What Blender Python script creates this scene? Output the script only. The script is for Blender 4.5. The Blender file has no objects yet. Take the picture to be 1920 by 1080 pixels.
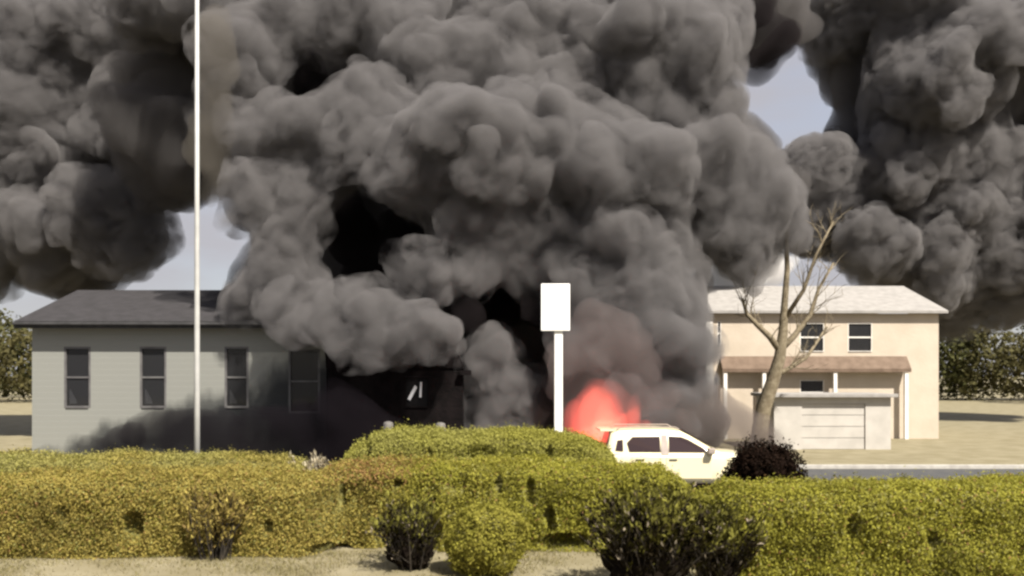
import bpy, bmesh, math, random
import numpy as np
from mathutils import Vector, Matrix

random.seed(7)
RNG = np.random.default_rng(11)
SC = bpy.context.scene
COL = SC.collection

# ------------------------------------------------------------------ camera, sky, sun, exposure
H = 3.0                 # eye height: the picture was taken from a raised spot
F = 1713.0              # focal length in pixels of the 1920 px wide photograph
HZ = 700.0              # horizon row in the photograph
cam_data = bpy.data.cameras.new('camera')
cam = bpy.data.objects.new('camera', cam_data)
COL.objects.link(cam)
cam.location = (0, 0, H)
cam.rotation_euler = (math.radians(90), 0, 0)
cam_data.sensor_width = 36.0
cam_data.lens = F / 1920.0 * 36.0
cam_data.shift_y = (HZ - 540.0) / 1920.0
cam_data.clip_start = 0.1
cam_data.clip_end = 3000
cam_data.dof.use_dof = True
cam_data.dof.focus_distance = 24.0
cam_data.dof.aperture_fstop = 1.6
SC.camera = cam

SUN_AZ = math.radians(35)     # to the right of straight behind the camera
SUN_EL = math.radians(51)
world = bpy.data.worlds.new('World')
SC.world = world
world.use_nodes = True
wn = world.node_tree
for n in list(wn.nodes):
    wn.nodes.remove(n)
sky = wn.nodes.new('ShaderNodeTexSky')
sky.sky_type = 'NISHITA'
sky.sun_disc = False
sky.sun_elevation = SUN_EL
sky.sun_rotation = math.pi - SUN_AZ
sky.air_density = 1.0
sky.dust_density = 2.0
sky.ozone_density = 1.0
bg = wn.nodes.new('ShaderNodeBackground')
bg.inputs['Strength'].default_value = 0.10
wo = wn.nodes.new('ShaderNodeOutputWorld')
# thin high cloud, the same all round
ctc = wn.nodes.new('ShaderNodeTexCoord')
cns = wn.nodes.new('ShaderNodeTexNoise')
cns.inputs['Scale'].default_value = 2.2
cns.inputs['Detail'].default_value = 7
cmp_ = wn.nodes.new('ShaderNodeMapping')
cmp_.inputs['Scale'].default_value = (1, 1, 2.6)
wn.links.new(ctc.outputs['Generated'], cmp_.inputs['Vector'])
wn.links.new(cmp_.outputs[0], cns.inputs['Vector'])
crp = wn.nodes.new('ShaderNodeMapRange')
crp.inputs['From Min'].default_value = 0.30
crp.inputs['From Max'].default_value = 0.62
crp.inputs['To Min'].default_value = 0.45
crp.inputs['To Max'].default_value = 0.95
wn.links.new(cns.outputs['Fac'], crp.inputs['Value'])
cmx = wn.nodes.new('ShaderNodeMix')
cmx.data_type = 'RGBA'
csock = [i for i in cmx.inputs if i.type == 'RGBA']
csock[1].default_value = (2.2, 2.12, 2.25, 1)
wn.links.new(crp.outputs[0], cmx.inputs[0])
wn.links.new(sky.outputs[0], csock[0])
wn.links.new([o for o in cmx.outputs if o.type == 'RGBA'][0], bg.inputs[0])
wn.links.new(bg.outputs[0], wo.inputs[0])

sun_data = bpy.data.lights.new('sun', 'SUN')
sun_data.energy = 4.8
sun_data.angle = math.radians(0.5)
sun_data.color = (1.0, 0.95, 0.86)
sun = bpy.data.objects.new('sun', sun_data)
COL.objects.link(sun)
S = Vector((math.sin(SUN_AZ) * math.cos(SUN_EL), -math.cos(SUN_AZ) * math.cos(SUN_EL), math.sin(SUN_EL)))
sun.rotation_euler = S.to_track_quat('Z', 'Y').to_euler()
sun.location = S * 60

vs = SC.view_settings
vs.view_transform = 'Standard'
vs.look = 'None'
vs.exposure = 1.2
vs.gamma = 1.0
vs.use_curve_mapping = False
cy = SC.cycles
cy.max_bounces = 10
cy.diffuse_bounces = 3
cy.glossy_bounces = 3
cy.transmission_bounces = 4
cy.volume_bounces = 4
cy.transparent_max_bounces = 96
cy.volume_step_rate = 0.05
cy.volume_max_steps = 256
cy.use_denoising = True
cy.denoiser = 'OPENIMAGEDENOISE'
cy.pixel_filter_type = 'BLACKMAN_HARRIS'
cy.filter_width = 2.6
cy.sample_clamp_indirect = 4.0

# ------------------------------------------------------------------ helpers
def P(px, py, d):
    """point seen at pixel (px, py) of the photograph at distance d"""
    return Vector(((px - 960.0) * d / F, d, H - (py - HZ) * d / F))

def tag(o, label=None, cat=None, group=None, kind=None):
    if label: o['label'] = label
    if cat: o['category'] = cat
    if group: o['group'] = group
    if kind: o['kind'] = kind
    return o

def empty(name, loc=(0, 0, 0), rz=0.0):
    o = bpy.data.objects.new(name, None)
    o.empty_display_size = 0.2
    o.location = loc
    o.rotation_euler = (0, 0, rz)
    COL.objects.link(o)
    return o

def link_mesh(name, me, mat=None, parent=None, loc=None):
    o = bpy.data.objects.new(name, me)
    if mat is not None and len(me.materials) == 0:
        me.materials.append(mat)
    COL.objects.link(o)
    if parent is not None:
        o.parent = parent
    if loc is not None:
        o.location = loc
    return o

def mesh_np(name, V, faces_idx, nper, smooth=False):
    """V (n,3); faces_idx flat int array with nper vertices per face"""
    me = bpy.data.meshes.new(name)
    V = np.ascontiguousarray(V, dtype=np.float32)
    fi = np.ascontiguousarray(faces_idx, dtype=np.int32).ravel()
    nf = len(fi) // nper
    me.vertices.add(len(V))
    me.vertices.foreach_set('co', V.ravel())
    me.loops.add(len(fi))
    me.loops.foreach_set('vertex_index', fi)
    me.polygons.add(nf)
    me.polygons.foreach_set('loop_start', np.arange(0, nf * nper, nper, dtype=np.int32))
    try:
        me.polygons.foreach_set('loop_total', np.full(nf, nper, dtype=np.int32))
    except Exception:
        pass
    me.update(calc_edges=True)
    if smooth:
        me.polygons.foreach_set('use_smooth', np.ones(nf, dtype=bool))
    me.validate()
    return me

class MB:
    """collects shapes into one mesh"""
    def __init__(self):
        self.bm = bmesh.new()
    def box(self, x0, x1, y0, y1, z0, z1, M=None):
        c = [Vector((x, y, z)) for z in (z0, z1) for y in (y0, y1) for x in (x0, x1)]
        if M is not None:
            c = [M @ v for v in c]
        v = [self.bm.verts.new(p) for p in c]
        for f in ((0, 2, 3, 1), (4, 5, 7, 6), (0, 1, 5, 4), (2, 6, 7, 3), (0, 4, 6, 2), (1, 3, 7, 5)):
            self.bm.faces.new([v[i] for i in f])
        return self
    def tube(self, pts, radii, n=8, cap=True):
        rings = []
        up = Vector((0.13, 0.31, 0.94)).normalized()
        for i, p in enumerate(pts):
            p = Vector(p)
            a = Vector(pts[max(0, i - 1)]); b = Vector(pts[min(len(pts) - 1, i + 1)])
            t = (b - a).normalized()
            u = t.cross(up)
            if u.length < 1e-3:
                u = t.cross(Vector((1, 0, 0)))
            u.normalize()
            w = t.cross(u)
            r = radii[i] if hasattr(radii, '__len__') else radii
            rings.append([self.bm.verts.new(p + (u * math.cos(k * 2 * math.pi / n) + w * math.sin(k * 2 * math.pi / n)) * r) for k in range(n)])
        for r0, r1 in zip(rings, rings[1:]):
            for k in range(n):
                self.bm.faces.new((r0[k], r0[(k + 1) % n], r1[(k + 1) % n], r1[k]))
        if cap:
            self.bm.faces.new(list(reversed(rings[0])))
            self.bm.faces.new(rings[-1])
        return self
    def prism(self, poly, y0, y1):
        """poly: list of (x, z), extruded along y"""
        a = [self.bm.verts.new((x, y0, z)) for x, z in poly]
        b = [self.bm.verts.new((x, y1, z)) for x, z in poly]
        self.bm.faces.new(a)
        self.bm.faces.new(list(reversed(b)))
        n = len(poly)
        for i in range(n):
            j = (i + 1) % n
            self.bm.faces.new((a[j], a[i], b[i], b[j]))
        return self
    def build(self, name, mat, parent=None, bevel=0.0, smooth=False, loc=None):
        bmesh.ops.recalc_face_normals(self.bm, faces=self.bm.faces)
        if bevel > 0:
            bmesh.ops.bevel(self.bm, geom=list(self.bm.edges), offset=bevel, segments=2, affect='EDGES', profile=0.6)
        me = bpy.data.meshes.new(name)
        self.bm.to_mesh(me)
        self.bm.free()
        if smooth:
            me.polygons.foreach_set('use_smooth', np.ones(len(me.polygons), dtype=bool))
        return link_mesh(name, me, mat, parent, loc)

def _hash(ix, iy, iz, k):
    h = (ix.astype(np.int64) * 374761393 + iy.astype(np.int64) * 668265263 + iz.astype(np.int64) * 2147483647 + k * 1274126177) & 0xffffffff
    h = ((h ^ (h >> 13)) * 1274126177) & 0xffffffff
    h = ((h ^ (h >> 16)) * 2246822519) & 0xffffffff
    return ((h ^ (h >> 15)) & 0xffffff) / float(0xffffff)

def vnoise(p, scale, seed=0):
    """value noise in -1..1"""
    q = np.asarray(p, dtype=np.float64) * scale
    i = np.floor(q).astype(np.int64)
    f = q - i
    f = f * f * (3 - 2 * f)
    r = 0
    for dx in (0, 1):
        wx = f[:, 0] if dx else 1 - f[:, 0]
        for dy in (0, 1):
            wy = f[:, 1] if dy else 1 - f[:, 1]
            for dz in (0, 1):
                wz = f[:, 2] if dz else 1 - f[:, 2]
                r = r + wx * wy * wz * _hash(i[:, 0] + dx, i[:, 1] + dy, i[:, 2] + dz, seed)
    return r * 2 - 1

def fbm(p, scale, seed=0, octv=3):
    a, s, t = 1.0, 0.0, 0.0
    for o in range(octv):
        s = s + a * vnoise(p, scale * 2 ** o, seed + o * 17)
        t += a
        a *= 0.5
    return s / t

def worley(p, scale, seed=0):
    q = np.asarray(p, dtype=np.float64) * scale
    i = np.floor(q).astype(np.int64)
    best = np.full(len(q), 9.0)
    for dx in (-1, 0, 1):
        for dy in (-1, 0, 1):
            for dz in (-1, 0, 1):
                c = i + np.array([dx, dy, dz])
                o = np.stack([_hash(c[:, 0], c[:, 1], c[:, 2], seed + k) for k in (1, 2, 3)], 1)
                best = np.minimum(best, ((c + o - q) ** 2).sum(1))
    return np.sqrt(best)

# ------------------------------------------------------------------ materials
def new_mat(name):
    m = bpy.data.materials.new(name)
    m.use_nodes = True
    nt = m.node_tree
    for n in list(nt.nodes):
        nt.nodes.remove(n)
    out = nt.nodes.new('ShaderNodeOutputMaterial')
    return m, nt, out

def surf(name, c1, c2=None, scale=3.0, rough=0.7, metallic=0.0, bump=0.0, bump_scale=40.0, lo=0.35, hi=0.65, spec=0.5, detail=6.0, coat=0.0):
    m, nt, out = new_mat(name)
    b = nt.nodes.new('ShaderNodeBsdfPrincipled')
    b.inputs['Roughness'].default_value = rough
    b.inputs['Metallic'].default_value = metallic
    b.inputs['Specular IOR Level'].default_value = spec
    b.inputs['Coat Weight'].default_value = coat
    nt.links.new(b.outputs[0], out.inputs['Surface'])
    tc = nt.nodes.new('ShaderNodeTexCoord')
    if c2 is not None:
        nz = nt.nodes.new('ShaderNodeTexNoise')
        nz.inputs['Scale'].default_value = scale
        nz.inputs['Detail'].default_value = detail
        nt.links.new(tc.outputs['Object'], nz.inputs['Vector'])
        r = nt.nodes.new('ShaderNodeValToRGB')
        r.color_ramp.elements[0].position = lo
        r.color_ramp.elements[1].position = hi
        r.color_ramp.elements[0].color = (*c1, 1)
        r.color_ramp.elements[1].color = (*c2, 1)
        nt.links.new(nz.outputs['Fac'], r.inputs['Fac'])
        nt.links.new(r.outputs['Color'], b.inputs['Base Color'])
    else:
        b.inputs['Base Color'].default_value = (*c1, 1)
    if bump > 0:
        nb = nt.nodes.new('ShaderNodeTexNoise')
        nb.inputs['Scale'].default_value = bump_scale
        nb.inputs['Detail'].default_value = 5
        nt.links.new(tc.outputs['Object'], nb.inputs['Vector'])
        bp = nt.nodes.new('ShaderNodeBump')
        bp.inputs['Strength'].default_value = bump
        bp.inputs['Distance'].default_value = 0.03
        nt.links.new(nb.outputs['Fac'], bp.inputs['Height'])
        nt.links.new(bp.outputs['Normal'], b.inputs['Normal'])
    return m

def smoke_mat(name, albedo, density):
    m, nt, out = new_mat(name)
    sc = nt.nodes.new('ShaderNodeVolumeScatter')
    ab = nt.nodes.new('ShaderNodeVolumeAbsorption')
    ad = nt.nodes.new('ShaderNodeAddShader')
    for n in (sc, ab):
        n.inputs['Color'].default_value = (*albedo, 1)
        n.inputs['Density'].default_value = density
    sc.inputs['Anisotropy'].default_value = 0.0
    nt.links.new(sc.outputs[0], ad.inputs[0])
    nt.links.new(ab.outputs[0], ad.inputs[1])
    nt.links.new(ad.outputs[0], out.inputs['Volume'])
    return m

def wispy_mat(name='wispy_smoke', albedo=(0.262, 0.249, 0.247), scale=1.2, lo=0.40, hi=0.62, d0=0.0, d1=1.6, detail=4):
    m = smoke_mat(name, albedo, 1.0)
    nt = m.node_tree
    tc = nt.nodes.new('ShaderNodeTexCoord')
    nz = nt.nodes.new('ShaderNodeTexNoise')
    nz.inputs['Scale'].default_value = scale
    nz.inputs['Detail'].default_value = detail
    nz.inputs['Distortion'].default_value = 0.6
    nt.links.new(tc.outputs['Object'], nz.inputs['Vector'])
    mr = nt.nodes.new('ShaderNodeMapRange')
    mr.inputs['From Min'].default_value = lo; mr.inputs['From Max'].default_value = hi
    mr.inputs['To Min'].default_value = d0; mr.inputs['To Max'].default_value = d1
    nt.links.new(nz.outputs['Fac'], mr.inputs['Value'])
    for n in nt.nodes:
        if n.bl_idname in ('ShaderNodeVolumeScatter', 'ShaderNodeVolumeAbsorption'):
            nt.links.new(mr.outputs[0], n.inputs['Density'])
    return m

def flame_mat(name, color, strength, density):
    m, nt, out = new_mat(name)
    v = nt.nodes.new('ShaderNodeVolumePrincipled')
    v.inputs['Density Attribute'].default_value = ''
    v.inputs['Temperature Attribute'].default_value = ''
    v.inputs['Color'].default_value = (0.5, 0.3, 0.25, 1)
    v.inputs['Density'].default_value = density
    v.inputs['Emission Color'].default_value = (*color, 1)
    v.inputs['Emission Strength'].default_value = strength
    nt.links.new(v.outputs[0], out.inputs['Volume'])
    return m

def leaf_mat(name, rough=0.6, transl=0.33, spec=0.3):
    m, nt, out = new_mat(name)
    at = nt.nodes.new('ShaderNodeAttribute')
    at.attribute_name = 'leaf_colour'
    b = nt.nodes.new('ShaderNodeBsdfPrincipled')
    b.inputs['Roughness'].default_value = rough
    b.inputs['Specular IOR Level'].default_value = spec
    t = nt.nodes.new('ShaderNodeBsdfTranslucent')
    mx = nt.nodes.new('ShaderNodeMixShader')
    mx.inputs[0].default_value = transl
    nt.links.new(at.outputs['Color'], b.inputs['Base Color'])
    nt.links.new(at.outputs['Color'], t.inputs['Color'])
    nt.links.new(b.outputs[0], mx.inputs[1])
    nt.links.new(t.outputs[0], mx.inputs[2])
    nt.links.new(mx.outputs[0], out.inputs['Surface'])
    return m

def soot_shade_siding(name, base, soot, x0, z0, slope):
    """siding paint with soot and painted shade below the line z = z0 + (x - x0) * slope (object space), broken up by noise"""
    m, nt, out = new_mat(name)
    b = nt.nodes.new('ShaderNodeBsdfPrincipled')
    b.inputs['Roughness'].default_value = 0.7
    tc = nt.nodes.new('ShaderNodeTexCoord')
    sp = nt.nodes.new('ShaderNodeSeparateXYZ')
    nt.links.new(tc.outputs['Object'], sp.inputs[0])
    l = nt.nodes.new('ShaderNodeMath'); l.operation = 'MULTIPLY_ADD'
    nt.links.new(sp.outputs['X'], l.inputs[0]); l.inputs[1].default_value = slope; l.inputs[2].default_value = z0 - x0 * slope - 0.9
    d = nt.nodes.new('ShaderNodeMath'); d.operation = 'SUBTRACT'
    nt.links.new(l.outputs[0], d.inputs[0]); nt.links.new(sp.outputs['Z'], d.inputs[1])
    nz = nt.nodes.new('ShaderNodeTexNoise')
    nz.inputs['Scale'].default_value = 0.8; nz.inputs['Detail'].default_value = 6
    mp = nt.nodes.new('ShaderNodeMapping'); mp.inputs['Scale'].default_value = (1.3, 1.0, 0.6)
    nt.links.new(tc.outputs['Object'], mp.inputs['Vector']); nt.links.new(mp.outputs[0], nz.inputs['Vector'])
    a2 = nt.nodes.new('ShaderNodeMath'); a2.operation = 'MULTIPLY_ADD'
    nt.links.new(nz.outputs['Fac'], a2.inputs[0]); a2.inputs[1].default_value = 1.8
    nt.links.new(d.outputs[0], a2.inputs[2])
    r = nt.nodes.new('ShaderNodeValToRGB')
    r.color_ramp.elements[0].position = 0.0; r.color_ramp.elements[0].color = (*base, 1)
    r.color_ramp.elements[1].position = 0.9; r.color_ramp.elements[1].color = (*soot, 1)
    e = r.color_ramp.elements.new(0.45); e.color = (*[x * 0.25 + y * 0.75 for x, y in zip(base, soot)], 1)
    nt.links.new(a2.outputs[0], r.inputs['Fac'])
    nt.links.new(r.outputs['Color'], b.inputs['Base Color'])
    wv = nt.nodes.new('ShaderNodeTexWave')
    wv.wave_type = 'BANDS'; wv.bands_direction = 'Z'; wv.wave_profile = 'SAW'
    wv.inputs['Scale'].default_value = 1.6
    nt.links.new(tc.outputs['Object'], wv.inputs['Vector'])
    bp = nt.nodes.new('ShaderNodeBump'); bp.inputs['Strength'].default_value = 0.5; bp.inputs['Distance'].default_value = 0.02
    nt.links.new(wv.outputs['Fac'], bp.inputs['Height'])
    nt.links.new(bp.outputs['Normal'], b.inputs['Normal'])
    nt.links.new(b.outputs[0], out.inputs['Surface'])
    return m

def glass_mat(name):
    m, nt, out = new_mat(name)
    b = nt.nodes.new('ShaderNodeBsdfPrincipled')
    b.inputs['Base Color'].default_value = (0.03, 0.03, 0.032, 1)
    b.inputs['Roughness'].default_value = 0.06
    t = nt.nodes.new('ShaderNodeBsdfTransparent')
    t.inputs['Color'].default_value = (0.75, 0.75, 0.76, 1)
    mx = nt.nodes.new('ShaderNodeMixShader')
    mx.inputs[0].default_value = 0.55
    nt.links.new(b.outputs[0], mx.inputs[1]); nt.links.new(t.outputs[0], mx.inputs[2])
    nt.links.new(mx.outputs[0], out.inputs['Surface'])
    return m

M = {
    'lawn': surf('dry_lawn', (0.15, 0.125, 0.066), (0.205, 0.175, 0.105), 1.2, 0.95, bump=0.25, bump_scale=45),
    'asphalt': surf('asphalt', (0.045, 0.045, 0.047), (0.065, 0.063, 0.06), 2.5, 0.9, bump=0.3, bump_scale=90),
    'kerb': surf('kerb_concrete', (0.30, 0.28, 0.25), (0.40, 0.38, 0.34), 5, 0.9, bump=0.2),
    'white': surf('white_enamel', (0.80, 0.79, 0.78), (0.76, 0.75, 0.73), 4, 0.45),
    'white_post': surf('white_painted_post', (0.80, 0.78, 0.76), (0.72, 0.70, 0.66), 6, 0.5),
    'grey_pole': surf('pale_pole_paint', (0.40, 0.39, 0.37), (0.33, 0.325, 0.31), 3, 0.5),
    'steel': surf('galvanised_steel', (0.35, 0.35, 0.36), (0.45, 0.45, 0.46), 14, 0.45, metallic=0.8),
    'siding': soot_shade_siding('soot_shade_siding', (0.20, 0.20, 0.178), (0.013, 0.014, 0.014), 0.7, 2.4, 0.36),  # grey base holds the wall's shade; dark foot is soot plus painted shade
    'trim': surf('sooted_trim', (0.07, 0.065, 0.065), (0.11, 0.105, 0.10), 3, 0.7),
    'roof': surf('dark_shingles', (0.017, 0.015, 0.016), (0.026, 0.023, 0.025), 3.0, 0.9, bump=0.5, bump_scale=14),
    'fascia': surf('dark_fascia', (0.015, 0.014, 0.014), (0.03, 0.028, 0.028), 4, 0.8),
    'char': surf('charred_wood', (0.003, 0.0022, 0.0022), (0.007, 0.005, 0.005), 3, 0.95, bump=0.8, bump_scale=12, spec=0.1),
    'pane': glass_mat('dark_window_glass'),
    'soot_pane': surf('sooted_glass', (0.004, 0.0035, 0.0035), (0.007, 0.006, 0.006), 2, 0.6, spec=0.1),
    'curtain': surf('pale_curtain', (0.60, 0.60, 0.60), (0.50, 0.50, 0.51), 4, 0.9),
    'cream': surf('cream_siding', (0.40, 0.335, 0.26), (0.46, 0.39, 0.31), 0.8, 0.75, bump=0.25, bump_scale=8),
    'cream_trim': surf('cream_trim', (0.74, 0.70, 0.64), (0.68, 0.64, 0.58), 2, 0.6),
    'tan_roof': surf('tan_porch_roof', (0.10, 0.065, 0.042), (0.14, 0.095, 0.065), 3, 0.85, bump=0.4, bump_scale=14),
    'grey_roof': surf('pale_grey_roof', (0.22, 0.205, 0.19), (0.28, 0.262, 0.243), 3, 0.85, bump=0.4, bump_scale=14),
    'garage': surf('white_garage_wall', (0.42, 0.39, 0.35), (0.35, 0.325, 0.29), 1.5, 0.7),
    'paint': surf('cream_white_car_paint', (0.70, 0.62, 0.40), None, rough=0.3, coat=0.6),
    'car_glass': surf('dark_car_glass', (0.025, 0.012, 0.010), None, rough=0.05, spec=0.6),
    'rubber': surf('tyre_rubber', (0.02, 0.02, 0.02), (0.03, 0.03, 0.03), 8, 0.85),
    'alloy': surf('alloy_rim', (0.45, 0.45, 0.46), None, rough=0.3, metallic=0.9),
    'black_trim': surf('black_plastic_trim', (0.02, 0.02, 0.021), (0.03, 0.03, 0.03), 6, 0.5),
    'grey_trim': surf('taupe_pillar_trim', (0.24, 0.19, 0.16), (0.30, 0.25, 0.21), 6, 0.5),
    'lamp_glass': surf('headlamp_glass', (0.75, 0.75, 0.75), None, rough=0.1),
    'red_lamp': surf('tail_lamp_red', (0.35, 0.02, 0.015), None, rough=0.15),
    'bark': surf('olive_grey_bark', (0.11, 0.085, 0.05), (0.19, 0.155, 0.10), 7, 0.95, bump=0.8, bump_scale=20),
    'twig': surf('dark_brown_twig', (0.014, 0.010, 0.006), (0.035, 0.026, 0.016), 9, 0.95),
    'pale_twig': surf('pale_grey_twig', (0.24, 0.20, 0.14), (0.36, 0.31, 0.23), 9, 0.95),
    'inner': surf('hedge_inner_wood', (0.11, 0.10, 0.025), (0.16, 0.145, 0.04), 7, 1.0, bump=1.0, bump_scale=25),
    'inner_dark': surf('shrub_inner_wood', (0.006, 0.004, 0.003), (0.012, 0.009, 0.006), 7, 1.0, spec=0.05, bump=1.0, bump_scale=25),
    'concrete': surf('weathered_concrete', (0.09, 0.082, 0.075), (0.15, 0.14, 0.125), 8, 0.9, bump=0.3),
    'leaf': leaf_mat('hedge_leaf', 0.75, 0.36, 0.12),
    'leaf_dark': leaf_mat('dark_shrub_leaf', rough=0.8, transl=0.1, spec=0.04),
    'grass': leaf_mat('dry_grass_blade', 0.8, 0.2),
    'smoke': wispy_mat('grey_smoke', (0.262, 0.249, 0.247), 1.0, 0.36, 0.62, 0.25, 2.6, 4),
    'smoke_back': smoke_mat('shade_grey_smoke', (0.19, 0.178, 0.174), 1.0),  # darker copy of the grey smoke; crevice shade lies in the colour
    'smoke_hollow_shade': smoke_mat('hollow_shade_smoke', (0.03, 0.025, 0.026), 1.6),  # black albedo stands for the shade inside the plume's hollows
    'smoke_brown': smoke_mat('thin_brown_smoke', (0.25, 0.225, 0.19), 0.6),
    'smoke_pale': smoke_mat('thin_pale_smoke', (0.80, 0.775, 0.75), 0.8),
    'flame': flame_mat('flame_body', (1.0, 0.115, 0.08), 0.30, 0.2),
    'flame_halo': flame_mat('flame_halo', (1.0, 0.09, 0.06), 0.10, 0.1),  # faint halo; the glow around the fire is put into these lobes
    'flame_core': flame_mat('flame_core', (1.0, 0.20, 0.12), 0.40, 0.15),
}

# ------------------------------------------------------------------ ground
def sheet(name, x0, x1, y0, y1, z, mat, kind='structure', nx=2, ny=2):
    xs = np.linspace(x0, x1, nx); ys = np.linspace(y0, y1, ny)
    X, Y = np.meshgrid(xs, ys)
    V = np.stack([X.ravel(), Y.ravel(), np.full(X.size, z)], 1)
    q = []
    for j in range(ny - 1):
        for i in range(nx - 1):
            a = j * nx + i
            q += [a, a + 1, a + nx + 1, a + nx]
    o = link_mesh(name, mesh_np(name, V, np.array(q), 4), mat)
    o['kind'] = kind
    return o

sheet('ground', -400, 400, -40, 900, 0.0, M['lawn'])
sheet('parking_lot', -60, 60, 19.6, 28.6, 0.004, M['asphalt'])
for yk, nm in ((19.5, 'kerb'), (28.7, 'kerb')):
    k = MB().box(-60, 60, yk - 0.08, yk + 0.08, 0.0, 0.13).build(nm, M['kerb'], bevel=0.015)
    k['kind'] = 'structure'

# ------------------------------------------------------------------ left house
def window(parent, x0, x1, z0, z1, y, frame_mat, pane_mat, rail=True, mullion=False, w=0.07):
    f = MB()
    f.box(x0 - w, x0, y - 0.06, y + 0.05, z0 - w, z1 + w)
    f.box(x1, x1 + w, y - 0.06, y + 0.05, z0 - w, z1 + w)
    f.box(x0, x1, y - 0.06, y + 0.05, z1, z1 + w)
    f.box(x0, x1, y - 0.10, y + 0.05, z0 - w, z0)
    fr = f.build('window', frame_mat, parent)
    if rail:
        zm = (z0 + z1) / 2
        MB().box(x0, x1, y - 0.035, y + 0.03, zm - 0.03, zm + 0.03).build('meeting_rail', frame_mat, fr)
    if mullion:
        xm = (x0 + x1) / 2
        MB().box(xm - 0.03, xm + 0.03, y - 0.03, y + 0.03, z0, z1).build('mullion', frame_mat, fr)
    MB().box(x0, x1, y + 0.005, y + 0.02, z0, z1).build('pane', pane_mat, fr)
    return fr

def wall_with_holes(mb, x0, x1, z0, z1, y0, y1, holes):
    """front wall slab from y0 to y1 with rectangular openings (x0,x1,z0,z1)"""
    xs = sorted({x0, x1, *[h[0] for h in holes], *[h[1] for h in holes]})
    for a, b in zip(xs, xs[1:]):
        hs = sorted([h for h in holes if h[0] <= a + 1e-6 and h[1] >= b - 1e-6], key=lambda h: h[2])
        z = z0
        for h in hs:
            if h[2] > z: mb.box(a, b, y0, y1, z, h[2])
            z = h[3]
        if z < z1: mb.box(a, b, y0, y1, z, z1)

D1 = 31.0
hx0 = P(60, 0, D1).x; hx1 = P(612, 0, D1).x          # house front
hz = P(0, 611, D1).z                                   # underside of the eave
house_c = Vector(((hx0 + hx1) / 2, D1, 0))
house = empty('house', house_c)
tag(house, 'grey sided house with dark roof, soot and painted shade beside the burnt wing', 'house')
L = lambda px: P(px, 0, D1).x - house_c.x
Zr = lambda py: P(0, py, D1).z
wins = [(L(421), L(466), Zr(765), Zr(650)), (L(541), L(600), Zr(775), Zr(655)), (L(262), L(312), Zr(765), Zr(650)), (L(120), L(170), Zr(765), Zr(650))]
mb = MB()
wall_with_holes(mb, hx0 - house_c.x, hx1 - house_c.x, 0, hz, 0, 0.2, wins)
mb.box(hx0 - house_c.x, hx0 - house_c.x + 0.2, 0.2, 8.0, 0, hz)
mb.box(hx1 - house_c.x - 0.2, hx1 - house_c.x, 0.2, 8.0, 0, hz)
mb.box(hx0 - house_c.x + 0.2, hx1 - house_c.x - 0.2, 7.8, 8.0, 0, hz)
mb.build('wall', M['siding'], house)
for i, (a, b, c, d) in enumerate(wins):
    w_ = window(house, a + 0.07, b - 0.07, c + 0.07, d - 0.07, 0.06, M['trim'], M['pane'])
    if i != 1:
        cu = MB()
        n = 5
        for k in range(n):
            xx = a + 0.14 + k * 0.05
            cu.box(xx, xx + 0.04, 0.10, 0.13 + 0.02 * (k % 2), c + 0.14, c + 0.62 - 0.09 * k)
        cu.build('curtain', M['curtain'], w_)
rz0, rz1 = hz, hz + 1.42
mb = MB()
xa, xb = hx0 - house_c.x - 0.35, P(565, 0, D1).x - house_c.x
mb.bm.verts.ensure_lookup_table()
prof = [(-0.45, rz0 - 0.02), (-0.45, rz0 + 0.14), (4.0, rz1 + 0.16), (8.45, rz0 + 0.14), (8.45, rz0 - 0.02), (4.0, rz1)]
va = [mb.bm.verts.new((xa, y, z)) for y, z in prof]
vb = [mb.bm.verts.new((hx1 - house_c.x + 0.1, y, z)) for y, z in prof]
mb.bm.faces.new(va); mb.bm.faces.new(list(reversed(vb)))
for i in range(6):
    j = (i + 1) % 6
    mb.bm.faces.new((va[j], va[i], vb[i], vb[j]))
rf = mb.build('roof', M['roof'], house)
MB().box(xa, hx1 - house_c.x + 0.1, -0.50, -0.453, rz0 - 0.10, rz0 + 0.13).build('fascia', M['fascia'], rf)
MB().tube([(xa, -0.55, rz0 + 0.04), (hx1 - house_c.x + 0.05, -0.55, rz0 + 0.02)], 0.05, 8).build('gutter', M['fascia'], rf)
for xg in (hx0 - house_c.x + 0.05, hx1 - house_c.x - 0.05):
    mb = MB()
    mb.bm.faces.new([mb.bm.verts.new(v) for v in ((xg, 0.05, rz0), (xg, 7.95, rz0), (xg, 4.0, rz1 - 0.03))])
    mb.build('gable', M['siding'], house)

# ------------------------------------------------------------------ burnt wing
D2 = 30.2
bx0, bx1 = P(615, 0, D2).x, P(868, 0, D2).x
bc = Vector(((bx0 + bx1) / 2, D2, 0))
burnt = empty('burnt_building', bc)
tag(burnt, 'charred black wing with collapsed roof and a broken window', 'building')
B = lambda px: P(px, 0, D2).x - bc.x
Bz = lambda py: P(0, py, D2).z
ww = (B(758), B(806), Bz(765), Bz(706))
mb = MB()
wall_with_holes(mb, B(615), B(868), 0, Bz(690), 0, 0.18, [ww])
mb.box(B(868) - 0.18, B(868), 0.18, 5.5, 0, Bz(690))
mb.box(B(615), B(868) - 0.18, 5.4, 5.5, 0, Bz(690))
mb.build('wall', M['char'], burnt)
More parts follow.
